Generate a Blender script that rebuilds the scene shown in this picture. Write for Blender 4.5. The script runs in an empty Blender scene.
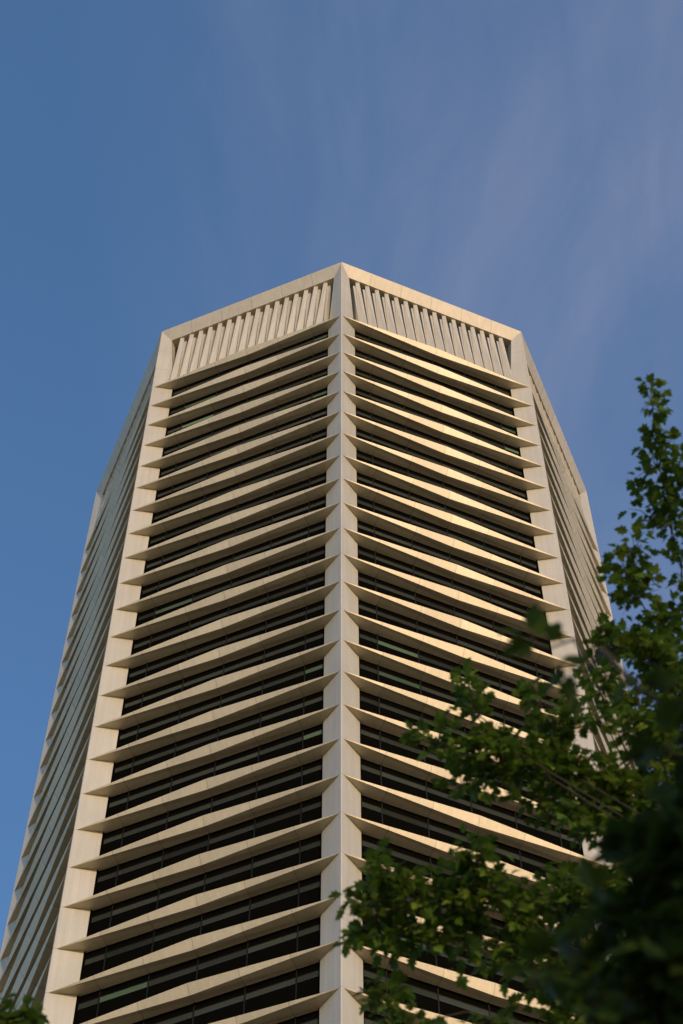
import bpy, bmesh, math, random
from mathutils import Vector, Matrix, Quaternion
R = math.radians
scene = bpy.context.scene
COL = scene.collection

# ---------------------------------------------------------------- camera, light, exposure
F_PX, PITCH, CAM_Z = 2270.0, math.atan2(2270.0, 1197.0), 1.7
SUN_AZ, SUN_EL = R(21), R(9.0)          # azimuth: clockwise from straight behind the camera towards the right
cam = bpy.data.cameras.new('camera')
cam.sensor_fit = 'VERTICAL'; cam.sensor_height = 36.0
cam.lens = 36.0 * F_PX / 1024
cam.clip_start, cam.clip_end = 0.1, 20000
cam.dof.use_dof = True; cam.dof.focus_distance = 170; cam.dof.aperture_fstop = 4.6
co = bpy.data.objects.new('camera', cam); COL.objects.link(co)
co.location = (0, 0, CAM_Z); co.rotation_euler = (math.pi/2 + PITCH, 0, 0)
scene.camera = co

sun_dir = Vector((math.sin(SUN_AZ)*math.cos(SUN_EL), -math.cos(SUN_AZ)*math.cos(SUN_EL), math.sin(SUN_EL)))
sl = bpy.data.lights.new('sun', 'SUN'); sl.energy = 1.6; sl.angle = R(0.6); sl.color = (1.0, 0.68, 0.36)
so = bpy.data.objects.new('sun', sl); COL.objects.link(so)
so.rotation_mode = 'QUATERNION'; so.rotation_quaternion = sun_dir.to_track_quat('Z', 'Y'); so.location = (60, -90, 60)

SKY_STRENGTH = 0.15
vs = scene.view_settings
vs.view_transform = 'Standard'; vs.look = 'None'; vs.gamma = 1; vs.use_curve_mapping = False
vs.exposure = 0.92

world = bpy.data.worlds.new('World'); scene.world = world; world.use_nodes = True
nt = world.node_tree; N = nt.nodes; L = nt.links; N.clear()
def nd(nt_, t, **kw):
    n = nt_.nodes.new(t)
    for k, v in kw.items(): setattr(n, k, v)
    return n
sky = nd(nt, 'ShaderNodeTexSky', sky_type='NISHITA', sun_disc=False, sun_elevation=SUN_EL,
         sun_rotation=math.pi - SUN_AZ, altitude=20, air_density=1.0, dust_density=0.4, ozone_density=3.5)
bg = nd(nt, 'ShaderNodeBackground'); bg.inputs['Strength'].default_value = SKY_STRENGTH
wo = nd(nt, 'ShaderNodeOutputWorld')
# thin cirrus: a cloud sheet seen in perspective (direction divided by its height)
tc = nd(nt, 'ShaderNodeTexCoord'); sx = nd(nt, 'ShaderNodeSeparateXYZ')
L.new(tc.outputs['Generated'], sx.inputs[0])
mz = nd(nt, 'ShaderNodeMath', operation='MAXIMUM'); mz.inputs[1].default_value = 0.06; L.new(sx.outputs['Z'], mz.inputs[0])
dx = nd(nt, 'ShaderNodeMath', operation='DIVIDE'); L.new(sx.outputs['X'], dx.inputs[0]); L.new(mz.outputs[0], dx.inputs[1])
dy = nd(nt, 'ShaderNodeMath', operation='DIVIDE'); L.new(sx.outputs['Y'], dy.inputs[0]); L.new(mz.outputs[0], dy.inputs[1])
cx = nd(nt, 'ShaderNodeCombineXYZ'); L.new(dx.outputs[0], cx.inputs[0]); L.new(dy.outputs[0], cx.inputs[1])
mp = nd(nt, 'ShaderNodeMapping'); mp.inputs['Rotation'].default_value = (0, 0, R(14)); mp.inputs['Scale'].default_value = (7.0, 2.6, 1)
mp.inputs['Location'].default_value = (1.7, 0.35, 0)
L.new(cx.outputs[0], mp.inputs[0])
no = nd(nt, 'ShaderNodeTexNoise'); no.inputs['Scale'].default_value = 1.0; no.inputs['Detail'].default_value = 9
no.inputs['Roughness'].default_value = 0.55; no.inputs['Distortion'].default_value = 0.9; L.new(mp.outputs[0], no.inputs['Vector'])
cr = nd(nt, 'ShaderNodeValToRGB'); cr.color_ramp.elements[0].position = 0.24; cr.color_ramp.elements[1].position = 0.85
cr.color_ramp.elements[0].color = (0, 0, 0, 1); cr.color_ramp.elements[1].color = (0.38, 0.38, 0.38, 1)
L.new(no.outputs['Fac'], cr.inputs[0])
bank = nd(nt, 'ShaderNodeMapRange', interpolation_type='SMOOTHSTEP')      # the cirrus lies to the right of the tower
bank.inputs['From Min'].default_value = -0.13; bank.inputs['From Max'].default_value = 0.02; bank.inputs['To Min'].default_value = 0.03
L.new(dx.outputs[0], bank.inputs['Value'])
mp2 = nd(nt, 'ShaderNodeMapping'); mp2.inputs['Rotation'].default_value = (0, 0, R(14)); mp2.inputs['Scale'].default_value = (30, 7, 1); L.new(cx.outputs[0], mp2.inputs[0])
fib = nd(nt, 'ShaderNodeTexNoise'); fib.inputs['Scale'].default_value = 1; fib.inputs['Detail'].default_value = 6; fib.inputs['Distortion'].default_value = 1.5; L.new(mp2.outputs[0], fib.inputs['Vector'])
fm = nd(nt, 'ShaderNodeMapRange'); fm.inputs['From Min'].default_value = 0.25; fm.inputs['From Max'].default_value = 0.75; fm.inputs['To Min'].default_value = 0.75; fm.inputs['To Max'].default_value = 1.2; L.new(fib.outputs['Fac'], fm.inputs['Value'])
cm0 = nd(nt, 'ShaderNodeMath', operation='MULTIPLY'); L.new(cr.outputs[0], cm0.inputs[0]); L.new(bank.outputs[0], cm0.inputs[1])
cm = nd(nt, 'ShaderNodeMath', operation='MULTIPLY'); L.new(cm0.outputs[0], cm.inputs[0]); L.new(fm.outputs[0], cm.inputs[1])
mix = nd(nt, 'ShaderNodeMix', data_type='RGBA')
mix.inputs['B'].default_value = (1.6, 1.55, 1.95, 1)
L.new(cm.outputs[0], mix.inputs['Factor']); L.new(sky.outputs[0], mix.inputs['A'])
L.new(mix.outputs['Result'], bg.inputs['Color']); L.new(bg.outputs[0], wo.inputs[0])

# ---------------------------------------------------------------- helpers
def mk(name, verts, faces, mat, parent=None, smooth=False, mats=None, fmat=None):
    me = bpy.data.meshes.new(name); me.from_pydata([tuple(v) for v in verts], [], faces)
    for m in (mats or [mat]): me.materials.append(m)
    if fmat:
        for p, i in zip(me.polygons, fmat): p.material_index = i
    if smooth:
        for p in me.polygons: p.use_smooth = True
    me.update()
    o = bpy.data.objects.new(name, me); COL.objects.link(o)
    if parent: o.parent = parent
    return o
def fix_normals(o):
    bm = bmesh.new(); bm.from_mesh(o.data); bmesh.ops.recalc_face_normals(bm, faces=bm.faces); bm.to_mesh(o.data); bm.free()
class MB:
    def __init__(s): s.v = []; s.f = []; s.m = []
    def face(s, pts, mi=0):
        i = len(s.v); s.v += [tuple(p) for p in pts]; s.f.append(tuple(range(i, i+len(pts)))); s.m.append(mi)
    def box(s, a, b, mi=0):
        (x0, y0, z0), (x1, y1, z1) = a, b
        P = [(x0,y0,z0),(x1,y0,z0),(x1,y1,z0),(x0,y1,z0),(x0,y0,z1),(x1,y0,z1),(x1,y1,z1),(x0,y1,z1)]
        for q in ((0,3,2,1),(4,5,6,7),(0,1,5,4),(1,2,6,5),(2,3,7,6),(3,0,4,7)): s.face([P[k] for k in q], mi)
    def loft(s, rings, mi=0, caps=True):
        n = len(rings[0]); b = len(s.v)
        for r in rings: s.v += [tuple(p) for p in r]
        for k in range(len(rings)-1):
            for i in range(n):
                j = (i+1) % n
                s.f.append((b+k*n+i, b+k*n+j, b+(k+1)*n+j, b+(k+1)*n+i)); s.m.append(mi)
        if caps:
            s.f.append(tuple(b+i for i in reversed(range(n)))); s.m.append(mi)
            s.f.append(tuple(b+(len(rings)-1)*n+i for i in range(n))); s.m.append(mi)
    def tube(s, pts, rads, seg=7):
        pts = [Vector(p) for p in pts]; rings = []
        for i, p in enumerate(pts):
            t = (pts[min(i+1, len(pts)-1)] - pts[max(i-1, 0)]).normalized()
            u = t.orthogonal().normalized() if i == 0 else (u - t*u.dot(t)).normalized()
            w = t.cross(u)
            rings.append([p + (u*math.cos(2*math.pi*k/seg) + w*math.sin(2*math.pi*k/seg))*rads[i] for k in range(seg)])
        s.loft(rings)
    def build(s, name, mat, parent=None, mats=None, smooth=False):
        return mk(name, s.v, s.f, mat, parent, smooth, mats, s.m)
def tag(o, label, cat, group=None):
    o['label'] = label; o['category'] = cat
    if group: o['group'] = group

# ---------------------------------------------------------------- materials
def material(name):
    m = bpy.data.materials.new(name); m.use_nodes = True
    return m, m.node_tree, m.node_tree.nodes['Principled BSDF']
def val_mul(nt_, col_in, fac_sock, lo, hi):
    mr = nd(nt_, 'ShaderNodeMapRange'); mr.inputs['To Min'].default_value = lo; mr.inputs['To Max'].default_value = hi
    nt_.links.new(fac_sock, mr.inputs['Value'])
    mx = nd(nt_, 'ShaderNodeMix', data_type='RGBA', blend_type='MULTIPLY'); mx.inputs['Factor'].default_value = 1
    nt_.links.new(col_in, mx.inputs['A']); nt_.links.new(mr.outputs[0], mx.inputs['B'])
    return mx.outputs['Result']
def stone(name, base, rough, pitch_x=0.0, off_x=0.0, pitch_z=0.0, off_z=0.0, spec=0.8, tone=0.06, joint=0.03, metal=0.30):
    m, t, b = material(name); lk = t.links
    tcn = nd(t, 'ShaderNodeTexCoord'); sp = nd(t, 'ShaderNodeSeparateXYZ'); lk.new(tcn.outputs['Object'], sp.inputs[0])
    rgb = nd(t, 'ShaderNodeRGB'); rgb.outputs[0].default_value = (*base, 1); c = rgb.outputs[0]
    n1 = nd(t, 'ShaderNodeTexNoise'); n1.inputs['Scale'].default_value = 0.35; n1.inputs['Detail'].default_value = 5
    lk.new(tcn.outputs['Object'], n1.inputs['Vector']); c = val_mul(t, c, n1.outputs['Fac'], 0.88, 1.12)
    n2 = nd(t, 'ShaderNodeTexNoise'); n2.inputs['Scale'].default_value = 9; n2.inputs['Detail'].default_value = 6
    lk.new(tcn.outputs['Object'], n2.inputs['Vector']); c = val_mul(t, c, n2.outputs['Fac'], 0.92, 1.08)
    # faint rain streaks running down the panels
    mpn = nd(t, 'ShaderNodeMapping'); mpn.inputs['Scale'].default_value = (3.0, 3.0, 0.12); lk.new(tcn.outputs['Object'], mpn.inputs[0])
    n3 = nd(t, 'ShaderNodeTexNoise'); n3.inputs['Scale'].default_value = 1; n3.inputs['Detail'].default_value = 4
    lk.new(mpn.outputs[0], n3.inputs['Vector']); c = val_mul(t, c, n3.outputs['Fac'], 0.80, 1.14)
    oi = nd(t, 'ShaderNodeObjectInfo')
    for sock, pitch, off in (('X', pitch_x, off_x), ('Z', pitch_z, off_z)):
        if not pitch: continue
        a = nd(t, 'ShaderNodeMath', operation='SUBTRACT'); lk.new(sp.outputs[sock], a.inputs[0]); a.inputs[1].default_value = off
        d = nd(t, 'ShaderNodeMath', operation='DIVIDE'); lk.new(a.outputs[0], d.inputs[0]); d.inputs[1].default_value = pitch
        fl = nd(t, 'ShaderNodeMath', operation='FLOOR'); lk.new(d.outputs[0], fl.inputs[0])
        ad = nd(t, 'ShaderNodeMath', operation='MULTIPLY_ADD'); lk.new(oi.outputs['Random'], ad.inputs[0]); ad.inputs[1].default_value = 917.0
        lk.new(fl.outputs[0], ad.inputs[2])
        wn = nd(t, 'ShaderNodeTexWhiteNoise', noise_dimensions='1D'); lk.new(ad.outputs[0], wn.inputs['W'])
        c = val_mul(t, c, wn.outputs['Value'], 1-tone, 1+tone)
        fr = nd(t, 'ShaderNodeMath', operation='PINGPONG'); lk.new(d.outputs[0], fr.inputs[0]); fr.inputs[1].default_value = 0.5
        lt = nd(t, 'ShaderNodeMath', operation='GREATER_THAN'); lk.new(fr.outputs[0], lt.inputs[0]); lt.inputs[1].default_value = joint/pitch
        c = val_mul(t, c, lt.outputs[0], 0.70, 1.0)
    lk.new(c, b.inputs['Base Color'])
    b.inputs['Roughness'].default_value = rough; b.inputs['Specular IOR Level'].default_value = spec; b.inputs['Metallic'].default_value = metal
    bp = nd(t, 'ShaderNodeBump'); bp.inputs['Strength'].default_value = 0.08; bp.inputs['Distance'].default_value = 0.02
    lk.new(n2.outputs['Fac'], bp.inputs['Height']); lk.new(bp.outputs[0], b.inputs['Normal'])
    return m
def flat(name, base, rough=0.5, spec=0.5, metal=0.0, nscale=2.0, var=0.2):
    m, t, b = material(name)
    tcn = nd(t, 'ShaderNodeTexCoord'); rgb = nd(t, 'ShaderNodeRGB'); rgb.outputs[0].default_value = (*base, 1)
    n = nd(t, 'ShaderNodeTexNoise'); n.inputs['Scale'].default_value = nscale; n.inputs['Detail'].default_value = 6
    t.links.new(tcn.outputs['Object'], n.inputs['Vector'])
    t.links.new(val_mul(t, rgb.outputs[0], n.outputs['Fac'], 1-var, 1+var), b.inputs['Base Color'])
    b.inputs['Roughness'].default_value = rough; b.inputs['Specular IOR Level'].default_value = spec; b.inputs['Metallic'].default_value = metal
    return m

W = 0.236 * 78.1                     # side of the octagon, 18.4 m
JA, JR = 1.63, 0.88                  # jamb: distance from the corner along the face, depth behind it
PITCH_F, Z0 = 3.962, 187.25           # storey height, underside of the topmost fin
ZTOP = 199.8
PLA, PLR, PLH = 0.95, 0.50, 1.85     # lower edge of the sloping parapet band
SANDSTONE, FIN_STONE = (0.48, 0.455, 0.40), (0.52, 0.455, 0.345)
m_pier = stone('pale_pier_panel', SANDSTONE, 0.5, metal=0.2, pitch_z=PITCH_F, off_z=Z0 + 0.02, tone=0.03, joint=0.03)
m_fin = stone('pale_fin_panel', FIN_STONE, 0.52, pitch_x=W/6, tone=0.08)
m_par = stone('pale_parapet_panel', FIN_STONE, 0.52, pitch_x=W/6, tone=0.04)
m_blade = stone('pale_louvre_panel', SANDSTONE, 0.5, metal=0.15, tone=0.03)
m_recess = flat('dark_recess', (0.02, 0.019, 0.018), 0.8, 0.2)
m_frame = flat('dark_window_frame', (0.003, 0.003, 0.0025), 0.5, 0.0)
m_roof = flat('grey_roof', (0.2, 0.2, 0.2), 0.9)
m_mull = flat('grey_mullion', (0.007, 0.007, 0.007), 0.5, 0.2)
m_glass, t, b = material('dark_green_glass')
b.inputs['Base Color'].default_value = (0.010, 0.014, 0.012, 1); b.inputs['Roughness'].default_value = 0.15; b.inputs['Specular IOR Level'].default_value = 0.12
def blind(name, base):
    m, t, b = material(name); lk = t.links
    tcn = nd(t, 'ShaderNodeTexCoord'); oi = nd(t, 'ShaderNodeObjectInfo'); sp = nd(t, 'ShaderNodeSeparateXYZ'); lk.new(tcn.outputs['Object'], sp.inputs[0])
    d = nd(t, 'ShaderNodeMath', operation='DIVIDE'); lk.new(sp.outputs['X'], d.inputs[0]); d.inputs[1].default_value = W/6
    fl = nd(t, 'ShaderNodeMath', operation='FLOOR'); lk.new(d.outputs[0], fl.inputs[0])
    ad = nd(t, 'ShaderNodeMath', operation='MULTIPLY_ADD'); lk.new(oi.outputs['Random'], ad.inputs[0]); ad.inputs[1].default_value = 631.0; lk.new(fl.outputs[0], ad.inputs[2])
    wn = nd(t, 'ShaderNodeTexWhiteNoise', noise_dimensions='1D'); lk.new(ad.outputs[0], wn.inputs['W'])
    rgb = nd(t, 'ShaderNodeRGB'); rgb.outputs[0].default_value = (*base, 1)
    c = val_mul(t, rgb.outputs[0], wn.outputs['Value'], 0.6, 1.3)
    c = val_mul(t, c, oi.outputs['Random'], 0.7, 1.3)
    lk.new(c, b.inputs['Base Color']); b.inputs['Roughness'].default_value = 0.15; b.inputs['Specular IOR Level'].default_value = 0.3
    return m
m_strip = blind('grey_green_vision_glass', (0.030, 0.035, 0.031))
m_strip_bright = blind('bright_green_vision_glass', (0.075, 0.125, 0.085))

# ---------------------------------------------------------------- ground
gm = flat('paved_ground', (0.58, 0.37, 0.14), 0.85, 0.3, 0, 0.4, 0.25)
g = mk('ground', [(-4000,-4000,0),(4000,-4000,0),(4000,4000,0),(-4000,4000,0)], [(0,1,2,3)], gm); g['kind'] = 'structure'

# ---------------------------------------------------------------- tower
C22 = math.cos(R(22.5)); APO = W/2*(1+math.sqrt(2)); CR = W/2/math.sin(R(22.5))
CEN = Vector((0, 78.1 + CR, 0))
tower = bpy.data.objects.new('office_tower', None); COL.objects.link(tower); tower.location = CEN
tag(tower, 'tall octagonal office tower with pale horizontal fins and dark strip windows', 'office tower')
# corners counter-clockwise seen from above, corner 0 nearest the camera
corner = [Vector((CR*math.sin(R(45*k)), -CR*math.cos(R(45*k)), 0)) for k in range(8)]
def face_matrix(k):                   # face k runs from corner k to corner k+1; x along it, y inwards
    a, b_ = corner[k % 8], corner[(k+1) % 8]
    x = (b_ - a).normalized(); y = Vector((-x.y, x.x, 0))
    m = Matrix.Identity(4)
    for i in range(3): m[i][0] = x[i]; m[i][1] = y[i]; m[i][2] = (0, 0, 1)[i]; m[i][3] = a[i]
    return m
FACES = [7, 0, 6, 1]                  # left, right, far left, far right: the four that can be seen
def place(o, k, z=0.0):
    o.parent = tower; o.matrix_parent_inverse = Matrix.Identity(4)
    o.matrix_basis = Matrix.Translation((0, 0, z)) @ face_matrix(k)
def copy_to(o, k, z):
    c = o.copy(); COL.objects.link(c); place(c, k, z); return c

# corner piers: a wedge whose flanks run back from the sharp corner to the window jambs
def ring(k, a, r, z, deep=1.3):
    """plan outline of the pier at corner k"""
    m1, m0 = face_matrix(k), face_matrix(k-1)
    T = lambda m, x, y: m @ Vector((x, y, z))
    c = 0.05
    return [T(m1, c, c*0.30), T(m1, a, r), T(m1, a+0.02, r+deep), T(m1, 0, 0) + (-corner[k].normalized()*3.4), T(m0, W-a-0.02, r+deep), T(m0, W-a, r), T(m0, W-c, c*0.30)]
for k in range(8):
    mb = MB()
    mb.loft([ring(k, JA, JR, 0), ring(k, JA, JR, Z0), ring(k, PLA, PLR, ZTOP-PLH), ring(k, PLA, PLR, ZTOP-0.03)])
    o = mb.build('corner_pier', m_pier, tower); fix_normals(o)

# fins: a level soffit, and a raking fascia that grows from nothing at the corners to 0.6 m at mid-face
D, U, MR, MZ = 0.02, 0.53, 0.34, 0.14
E0 = 0.15
def fin_mesh():
    T0, T1 = (E0, E0*0.53, 0), (W-E0, E0*0.53, 0); TM = (W/2, -D, U); M = (W/2, MR, -MZ)
    B0, B1 = (JA, JR, 0), (W-JA, JR, 0); G0, G1 = (JA, JR+0.2, 0), (W-JA, JR+0.2, 0)
    C0, C1, CM = (JA, JR+0.2, 0.35), (W-JA, JR+0.2, 0.35), (W/2, JR+0.2, 0.85)
    mb = MB()
    mb.face([T0, M, TM]); mb.face([M, T1, TM])
    mb.face([T0, B0, (W/2, JR, 0), M]); mb.face([M, (W/2, JR, 0), B1, T1])
    mb.face([B0, G0, G1, B1, (W/2, JR, 0)])
    mb.face([T0, TM, CM, C0]); mb.face([TM, T1, C1, CM])
    mb.face([T0, C0, G0, B0]); mb.face([T1, B1, G1, C1]); mb.face([G0, C0, CM, C1, G1])
    return mb
NF = 25
fin0 = fin_mesh().build('sun_fin', m_fin)
bmx = bmesh.new(); bmx.from_mesh(fin0.data); bmesh.ops.remove_doubles(bmx, verts=bmx.verts, dist=1e-5); bmesh.ops.recalc_face_normals(bmx, faces=bmx.faces); bmx.to_mesh(fin0.data); bmx.free()
first = True
for k in FACES:
    for i in range(NF):
        if first: place(fin0, k, Z0); first = False
        else: copy_to(fin0, k, Z0 - PITCH_F*i)
# windows: dark head panel, grey-green vision strip, dark lower panel, mullions on the panel grid
WY = JR + 0.13
def window_mesh(seed):
    rnd = random.Random(seed); fr = MB(); gl = MB()
    zt, zb = -0.0, -PITCH_F + 0.30
    x0, x1 = JA, W-JA
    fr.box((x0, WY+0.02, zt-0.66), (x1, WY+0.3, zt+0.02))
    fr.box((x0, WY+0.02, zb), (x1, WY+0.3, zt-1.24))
    n = 6
    xs = [W/6*j for j in range(1, 6)]
    for j in range(1, 6):
        fr.box((xs[j-1]-0.035, WY-0.03, zb), (xs[j-1]+0.035, WY+0.3, zt-0.01), 1)
    fr.box((x0, WY-0.01, zt-0.70), (x1, WY+0.3, zt-0.661), 1)
    fr.box((x0, WY-0.015, zt-1.239), (x1, WY+0.3, zt-1.20), 1)
    fr.box((x0+0.001, WY-0.12, zb), (x0+0.06, WY+0.3, zt-0.012)); fr.box((x1-0.06, WY-0.12, zb), (x1-0.001, WY+0.3, zt-0.012))
    edges = [x0+0.06] + xs + [x1-0.06]
    for j in range(6):
        gl.face([(edges[j]+0.035, WY+0.012, zt-1.2), (edges[j+1]-0.035, WY+0.012, zt-1.2), (edges[j+1]-0.035, WY+0.012, zt-0.70), (edges[j]+0.035, WY+0.012, zt-0.70)], 1 if rnd.random() < 0.03 else 0)
    return fr, gl
protos = []
for s in range(5):
    fr, gl = window_mesh(40+s)
    protos.append((fr, gl))
rw = random.Random(5); built = {}
for k in FACES:
    for i in range(NF):
        s = rw.randrange(5)
        if s not in built:
            fo = protos[s][0].build('strip_window', None, None, [m_frame, m_mull]); go = protos[s][1].build('glass', None, None, [m_strip, m_strip_bright])
            built[s] = (fo, go)
        else:
            fo = built[s][0].copy(); COL.objects.link(fo); go = built[s][1].copy(); COL.objects.link(go)
        place(fo, k, Z0 - PITCH_F*i); go.parent = fo
# the storeys below the frame, down to the base
mb = MB()
src = fin_mesh()
for k in FACES:
    fm = face_matrix(k)
    zi = Z0 - PITCH_F*NF
    while zi > 5:
        b0 = len(mb.v)
        mb.v += [tuple(fm @ Vector((v[0], v[1], v[2]+zi))) for v in src.v]
        mb.f += [tuple(q+b0 for q in f_) for f_ in src.f]; mb.m += src.m
        zi -= PITCH_F
o = mb.build('lower_fins', m_blade, tower); o['kind'] = 'stuff'; fix_normals(o)
# core behind the windows
mb = MB()
cr_ = [c*((APO-1.25)/APO) for c in corner]
mb.loft([[Vector((c.x, c.y, 0)) for c in cr_], [Vector((c.x, c.y, ZTOP-PLH-0.3)) for c in cr_]])
o = mb.build('core_wall', m_recess, tower); fix_normals(o)
mb = MB(); r2 = [c*((APO-1.0)/APO) for c in corner]
mb.face([Vector((c.x, c.y, ZTOP-1.2)) for c in r2]); mb.build('roof', m_roof, tower)
# plain spandrel walls on the four hidden faces
for k in (2, 3, 4, 5):
    mb = MB(); mb.box((JA, JR, 0), (W-JA, JR+0.4, ZTOP-PLH)); place(mb.build('rear_wall', m_pier), k)
# parapet: sloping band, returns inwards
t22 = math.tan(R(22.5))
def band(hidden=False):
    mb = MB(); i1, i2 = PLR+1.0, 1.1
    top0, top1 = (0, 0, ZTOP), (W, 0, ZTOP)
    low0, low1 = (PLA, PLR, ZTOP-PLH), (W-PLA, PLR, ZTOP-PLH)
    in0, in1 = (PLA, i1, ZTOP-PLH), (W-PLA, i1, ZTOP-PLH)
    cap0, cap1 = (i2*t22, i2, ZTOP), (W-i2*t22, i2, ZTOP)
    mb.face([low0, low1, top1, top0]); mb.face([low0, in0, in1, low1]); mb.face([top0, top1, cap1, cap0]); mb.face([cap0, cap1, in1, in0])
    return mb
bo = band().build('parapet_band', m_par); fix_normals(bo); place(bo, 7)
for k in (0, 1, 2, 3, 4, 5, 6): copy_to(bo, k, 0)
# louvre storey: tapered stone blades, closed at their feet and open under the parapet
NB = 16
xa0, xa1 = JA+0.02, W-JA-0.02
LB = (xa1-xa0)/NB; LT = LB + 0.025
zb, zt = Z0+0.1, ZTOP-PLH+0.06
def blade(i, flip):
    p0, q0 = xa0 + LB*i, JA + 0.20 + LT*i             # left edge at the foot, at the top
    yt, yb = PLR + 0.10, 0.16
    bot = [(0, yb), (0.55, yb+0.46), (0.88, yb+0.02), (0.91, yb+0.02), (0.91, yb+1.0), (0, yb+1.0)]
    top = [(0, yt), (0.36, yt+0.10), (0.38, yt+0.18), (0.60, yt+0.18), (0.60, yt+0.9), (0, yt+0.9)]
    mb = MB()
    fx = (lambda x: W - x) if flip else (lambda x: x)
    mb.loft([[(fx(p0+u*LB), y, zb) for u, y in bot], [(fx(q0+u*LB), y, zt - (0.85 if k in (2, 3, 4) else 0)) for k, (u, y) in enumerate(top)]])
    return mb
for flip, (k0, k1) in ((False, (7, 1)), (True, (0, 6))):   # the pattern is mirrored about every second corner
    for i in range(NB):
        o = blade(i, flip).build('louvre_blade', m_blade); fix_normals(o); place(o, k0)
        copy_to(o, k1, 0)

# ---------------------------------------------------------------- trees
m_bark = flat('grey_brown_bark', (0.04, 0.033, 0.024), 0.9, 0.2, 0, 14, 0.45)
def leaf_material(name, base, warm):
    m, t, b = material(name); lk = t.links
    at_ = nd(t, 'ShaderNodeAttribute', attribute_name='tone')
    rp = nd(t, 'ShaderNodeValToRGB'); e = rp.color_ramp.elements
    e[0].position = 0; e[0].color = (base[0]*0.6, base[1]*0.6, base[2]*0.6, 1); e[1].position = 1; e[1].color = (*warm, 1)
    mid = e.new(0.55); mid.color = (*base, 1)
    lk.new(at_.outputs['Fac'], rp.inputs[0])
    b.inputs['Roughness'].default_value = 0.6; b.inputs['Specular IOR Level'].default_value = 0.10
    lk.new(rp.outputs[0], b.inputs['Base Color'])
    tr = nd(t, 'ShaderNodeBsdfTranslucent'); lk.new(rp.outputs[0], tr.inputs['Color'])
    ms = nd(t, 'ShaderNodeMixShader'); ms.inputs[0].default_value = 0.38
    lk.new(b.outputs[0], ms.inputs[1]); lk.new(tr.outputs[0], ms.inputs[2]); lk.new(ms.outputs[0], t.nodes['Material Output'].inputs['Surface'])
    return m
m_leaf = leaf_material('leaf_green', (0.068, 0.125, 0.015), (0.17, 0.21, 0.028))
m_leaf_shaded = leaf_material('shaded_leaf_green', (0.034, 0.062, 0.010), (0.07, 0.10, 0.015))  # darker copy of the leaf green, the nearest tree's shade put into the colour
# a lobed leaf: half outline, mirrored; x across, y along the midrib, unit length
HALF = [(0.0, 0.0), (0.22, 0.02), (0.20, 0.16), (0.50, 0.26), (0.34, 0.38), (0.46, 0.62), (0.22, 0.62), (0.20, 0.80), (0.0, 1.0)]
class Crown:
    def __init__(s, seed): s.v = []; s.f = []; s.tone = []; s.rnd = random.Random(seed)
    def leaf(s, p, size, d, nrm, tone):
        y = d.normalized(); z = (nrm - y*nrm.dot(y))
        z = z.normalized() if z.length > 1e-4 else y.orthogonal().normalized()
        x = y.cross(z); fold = s.rnd.uniform(0.05, 0.35); droop = s.rnd.uniform(0.0, 0.35)
        def P(a, b_): return p + (x*a + y*b_ + z*(abs(a)*fold - droop*b_*b_))*size
        b0 = len(s.v)
        mid = [P(0, q) for q in (0.0, 0.38, 0.62, 1.0)]
        s.v += mid
        for sg in (1, -1):
            i0 = len(s.v); s.v += [P(a*sg, q) for a, q in HALF[1:-1]]
            h = [i0+j for j in range(7)]
            fs = [(b0, h[0], h[1]), (b0, h[1], b0+1), (h[1], h[2], h[3], b0+1), (b0+1, h[3], h[4], b0+2), (h[3], h[4], b0+1)][:3] + [(b0+1, h[3], h[5], b0+2), (h[3], h[4], h[5]), (b0+2, h[5], h[6], b0+3)]
            for q in fs: s.f.append(q if sg > 0 else tuple(reversed(q))); s.tone.append(tone)
def at(px, py, dist):                 # a point of the air at a measured distance, read off the photograph once
    r = Vector(((px-341.5)/F_PX, 1.0, (512-py)/F_PX)).normalized()*dist
    c, s_ = math.cos(PITCH), math.sin(PITCH)
    return Vector((r.x, r.y*c - r.z*s_, r.y*s_ + r.z*c + CAM_Z))
UP = Vector((0, -math.sin(PITCH), math.cos(PITCH))); VW = Vector((0, math.cos(PITCH), math.sin(PITCH))); AX = Vector((1, 0, 0))
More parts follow.
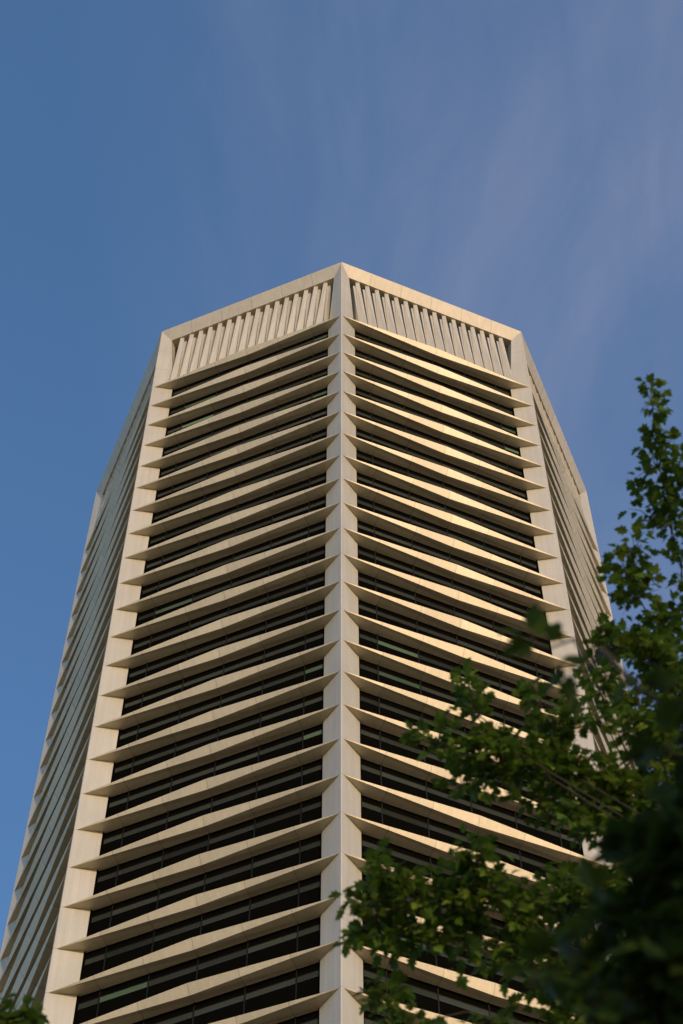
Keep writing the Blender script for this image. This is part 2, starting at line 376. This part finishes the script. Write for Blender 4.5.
def tree(name, label, base, height, chains, seed, leaf=0.10, trunk_r=0.16, tone0=0.45, dens=1.0, limb_r=0.03, extra=(), mat=None):
    """chains: limbs that leave the trunk and pass through leaf clusters (px, py, rx_px, ry_px, dist, depth m, twigs)"""
    rnd = random.Random(seed); cw = Crown(seed); wood = MB()
    base = Vector(base); top = base + Vector((rnd.uniform(-.3, .3), rnd.uniform(-.3, .3), height))
    tp = [base.lerp(top, q) + Vector((math.sin(q*5+seed), math.cos(q*4+seed*2), 0))*0.12*q for q in [j/8 for j in range(9)]]
    wood.tube(tp, [trunk_r*(1.35 if j == 0 else 1 - 0.88*j/8) for j in range(9)], 10)
    jit = lambda a: Vector((rnd.uniform(-a, a), rnd.uniform(-a, a), rnd.uniform(-a, a)))
    for chain in list(chains) + [[e] for e in extra]:
        cs = [c[5] if c[0] is None else at(c[0], c[1], c[4]) for c in chain]
        c0 = cs[0]; run = (c0.xy - base.xy).length
        hz = max(0.25*height, min(0.9*height, (c0.z - base.z) - run*1.3))
        st = base.lerp(top, hz/height) + Vector((0, 0, 0))
        q1 = st.lerp(c0, .35) + jit(.08) + Vector((0, 0, -.05*run)); q2 = st.lerp(c0, .7) + jit(.08) + Vector((0, 0, -.04*run))
        pts = [st, q1, q2]
        for a, b_ in zip(cs, cs[1:] + [None]):
            pts.append(a)
            if b_ is not None: pts.append(a.lerp(b_, .5) + jit((b_-a).length*.16))
        nP = len(pts)
        wood.tube(pts, [limb_r*(1 - j/(nP-1))**0.9 + 0.003 for j in range(nP)], 6)
        for (px, py, rx, ry, dist, dep, ntw), c in zip(chain, cs):
            sc = dist/F_PX
            if px is None: rx = ry = dist/sc; dep = dist
            for _ in range(max(1, round(ntw*dens))):
                while True:
                    u = Vector((rnd.uniform(-1, 1), rnd.uniform(-1, 1), rnd.uniform(-1, 1)))
                    if u.length <= 1: break
                tip = c + AX*u.x*rx*sc + UP*u.y*ry*sc + VW*u.z*dep
                ori = c.lerp(tip, rnd.uniform(0.0, 0.35)) - UP*ry*sc*0.25
                dirn = tip - ori
                ml = 0.16*min(1, dist/13) if px is not None else 0.16
                if dirn.length < ml: dirn = dirn.normalized()*ml
                tip = ori + dirn
                bend = ori.lerp(tip, .5) + jit(.02) + Vector((0, 0, .02))
                wood.tube([c.lerp(ori, .3), ori, bend, tip], [0.005, 0.004, 0.003, 0.001], 4)
                nl = rnd.randint(4, 6); tn = tone0 + rnd.uniform(-.25, .25)
                side = dirn.normalized().cross(Vector((0, 0, 1)))
                if side.length < .1: side = Vector((1, 0, 0))
                side.normalize()
                for j in range(nl):
                    q = (j+0.8)/nl; p = ori.lerp(bend, q*2) if q < .5 else bend.lerp(tip, min(1, q*2-1))
                    dl = dirn.normalized()*rnd.uniform(.2, .9) + side*rnd.uniform(.5, 1.0)*(1 if j % 2 else -1) + Vector((rnd.uniform(-.4, .4), rnd.uniform(-.4, .4), rnd.uniform(-.6, .2)))
                    nm = Vector((rnd.uniform(-.8, .8), rnd.uniform(-1.1, .5), 1))
                    cw.leaf(p + dl.normalized()*leaf*0.3, leaf*rnd.uniform(.6, 1.15), dl, nm, max(0, min(1, tn + rnd.uniform(-.25, .25))))
    root = bpy.data.objects.new(name, None); COL.objects.link(root); root.location = base
    tag(root, label, 'tree')
    wood.v = [tuple(Vector(v)-base) for v in wood.v]
    wood.build('trunk', m_bark, root, smooth=True)
    o = mk('crown', [v-base for v in cw.v], cw.f, mat or m_leaf, root)
    a = o.data.attributes.new('tone', 'FLOAT', 'FACE'); a.data.foreach_set('value', cw.tone)
    return root

A = 15.5
tree('leafy_tree', 'tall green tree with lobed leaves and an upright leader shoot against the sky', (3.5, 7.2, 0), 15.6, [
    # upright leader in the upper right
    [(690, 610, 22, 26, A, .3, 14), (682, 565, 14, 18, A, .2, 6), (671, 525, 15, 14, A, .2, 8), (663, 492, 17, 14, A, .2, 11), (657, 464, 17, 13, A, .18, 11), (652, 434, 12, 11, A, .15, 7), (652, 402, 6, 11, A, .1, 6)],
    [(712, 560, 16, 30, A, .3, 9), (698, 510, 14, 20, A, .25, 9), (688, 470, 10, 18, A, .2, 7)],
    [(668, 520, 10, 10, A, .2, 2), (650, 515, 8, 10, A, .1, 5)],
    # second shoot
    [(655, 630, 26, 18, A-.3, .3, 18), (637, 595, 18, 16, A-.3, .2, 12), (628, 575, 14, 14, A-.3, .2, 9), (635, 545, 9, 12, A-.3, .12, 6)],
    # shoulder of the crown
    [(682, 690, 36, 40, A-.5, .5, 44), (654, 655, 34, 26, A-.6, .4, 36), (615, 645, 24, 16, A-.6, .3, 20)],
    [(672, 755, 40, 48, A-1, .6, 54), (640, 715, 40, 34, A-1, .5, 42), (602, 685, 22, 22, A-.8, .3, 16)],
    # branch reaching left across the face
    [(644, 800, 46, 44, A-1.3, .5, 48), (604, 790, 36, 36, A-1.4, .5, 38), (565, 770, 30, 30, A-1.5, .4, 28), (530, 765, 24, 22, A-1.6, .3, 18), (498, 752, 28, 20, A-1.6, .3, 22), (465, 745, 24, 14, A-1.6, .25, 14), (436, 742, 16, 12, A-1.6, .2, 9)],
    [(530, 765, 14, 14, A-1.6, .2, 4), (496, 775, 24, 12, A-1.6, .2, 10), (462, 785, 22, 12, A-1.6, .2, 10)],
    [(498, 740, 10, 10, A-1.6, .2, 3), (478, 715, 12, 10, A-1.6, .15, 6), (470, 688, 14, 10, A-1.6, .15, 8)],
    [(565, 770, 20, 20, A-1.5, .3, 6), (552, 735, 24, 20, A-1.4, .3, 16), (538, 700, 16, 14, A-1.4, .2, 8), (580, 715, 24, 22, A-1.3, .3, 14)],
    [(600, 820, 30, 26, A-1.5, .4, 22), (560, 812, 26, 20, A-1.6, .4, 18), (525, 802, 14, 12, A-1.6, .2, 5)],
    # lower branches
    [(620, 900, 46, 44, A-2.2, .5, 40), (570, 900, 32, 38, A-2.3, .4, 30), (520, 905, 26, 24, A-2.5, .35, 18), (490, 885, 26, 24, A-2.6, .3, 22), (478, 858, 20, 18, A-2.6, .25, 14)],
    [(520, 915, 16, 16, A-2.5, .3, 6), (450, 905, 28, 18, A-2.6, .3, 18), (412, 888, 22, 16, A-2.6, .25, 16), (390, 870, 16, 14, A-2.6, .2, 11), (372, 900, 16, 18, A-2.6, .2, 12)],
    [(560, 975, 40, 34, A-2.5, .4, 26), (515, 955, 30, 24, A-2.6, .35, 20), (465, 938, 28, 18, A-2.6, .3, 18), (420, 935, 26, 18, A-2.6, .25, 16), (380, 930, 18, 20, A-2.6, .2, 14), (365, 935, 10, 12, A-2.6, .15, 5)],
    [(500, 1020, 40, 14, A-2.7, .3, 8), (430, 1020, 20, 10, A-2.8, .2, 4), (385, 1008, 22, 16, A-2.8, .2, 13)],
    [(664, 860, 44, 60, A-2, .6, 44), (630, 850, 34, 34, A-2, .5, 24)],
    [(665, 960, 44, 60, A-2.4, .6, 44), (610, 970, 44, 44, A-2.4, .5, 38)], [(640, 1030, 60, 30, A-2.6, .5, 36), (570, 1020, 40, 24, A-2.6, .4, 18)],
    ], 3, 0.080, dens=1.12, limb_r=0.004)
B = 5.0
tree('leafy_tree', 'dark shaded tree nearest the camera, its blurred leaves filling the lower right corner', (2.1, 1.7, 0), 6.2, [
    [(700, 700, 10, 20, B, .2, 2), (640, 690, 12, 8, B+.2, .1, 1), (590, 668, 8, 10, B+.6, .03, 1), (550, 648, 10, 5, B+.8, .03, 1)],
    [(700, 760, 14, 20, B, .3, 3), (668, 750, 10, 8, B, .15, 1)],
    [(700, 830, 32, 34, B-.1, .35, 9), (672, 815, 20, 14, B-.1, .3, 3)],
    [(696, 880, 40, 44, B-.2, .35, 15), (650, 865, 24, 30, B-.2, .3, 8)],
    [(696, 960, 44, 50, B-.3, .35, 18), (650, 940, 34, 40, B-.3, .3, 12), (610, 925, 20, 24, B-.2, .2, 4)],
    [(696, 1030, 60, 40, B-.3, .35, 18), (640, 1005, 44, 30, B-.3, .3, 12), (590, 985, 24, 20, B-.3, .2, 4), (530, 985, 12, 14, B-.3, .1, 2)],
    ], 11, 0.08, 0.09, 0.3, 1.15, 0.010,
    # unseen leaf clusters added on the sun side to shade its visible leaves
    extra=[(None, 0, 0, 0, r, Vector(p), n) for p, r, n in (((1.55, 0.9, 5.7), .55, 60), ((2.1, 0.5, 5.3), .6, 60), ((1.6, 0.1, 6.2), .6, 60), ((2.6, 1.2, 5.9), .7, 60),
                                                            ((2.3, -0.2, 6.0), .6, 50), ((2.7, 0.6, 6.6), .6, 40), ((1.9, 0.9, 6.6), .5, 50), ((1.5, -0.3, 5.2), .5, 40))], mat=m_leaf_shaded)
C_ = 12.0
tree('leafy_tree', "tree with only a blurred leafy tip showing below the tower's dark far left face", (-3.3, 8.3, 0), 10.4, [
    [(-60, 1090, 30, 30, C_, .3, 14), (-20, 1050, 26, 22, C_, .25, 14), (8, 1022, 20, 12, C_, .2, 13), (22, 1012, 10, 8, C_, .1, 5)],
    [(-70, 1040, 30, 24, C_, .3, 12), (-25, 1015, 18, 14, C_, .2, 8)],
    ], 21, 0.075, 0.11, 0.45, 1.2, 0.012)
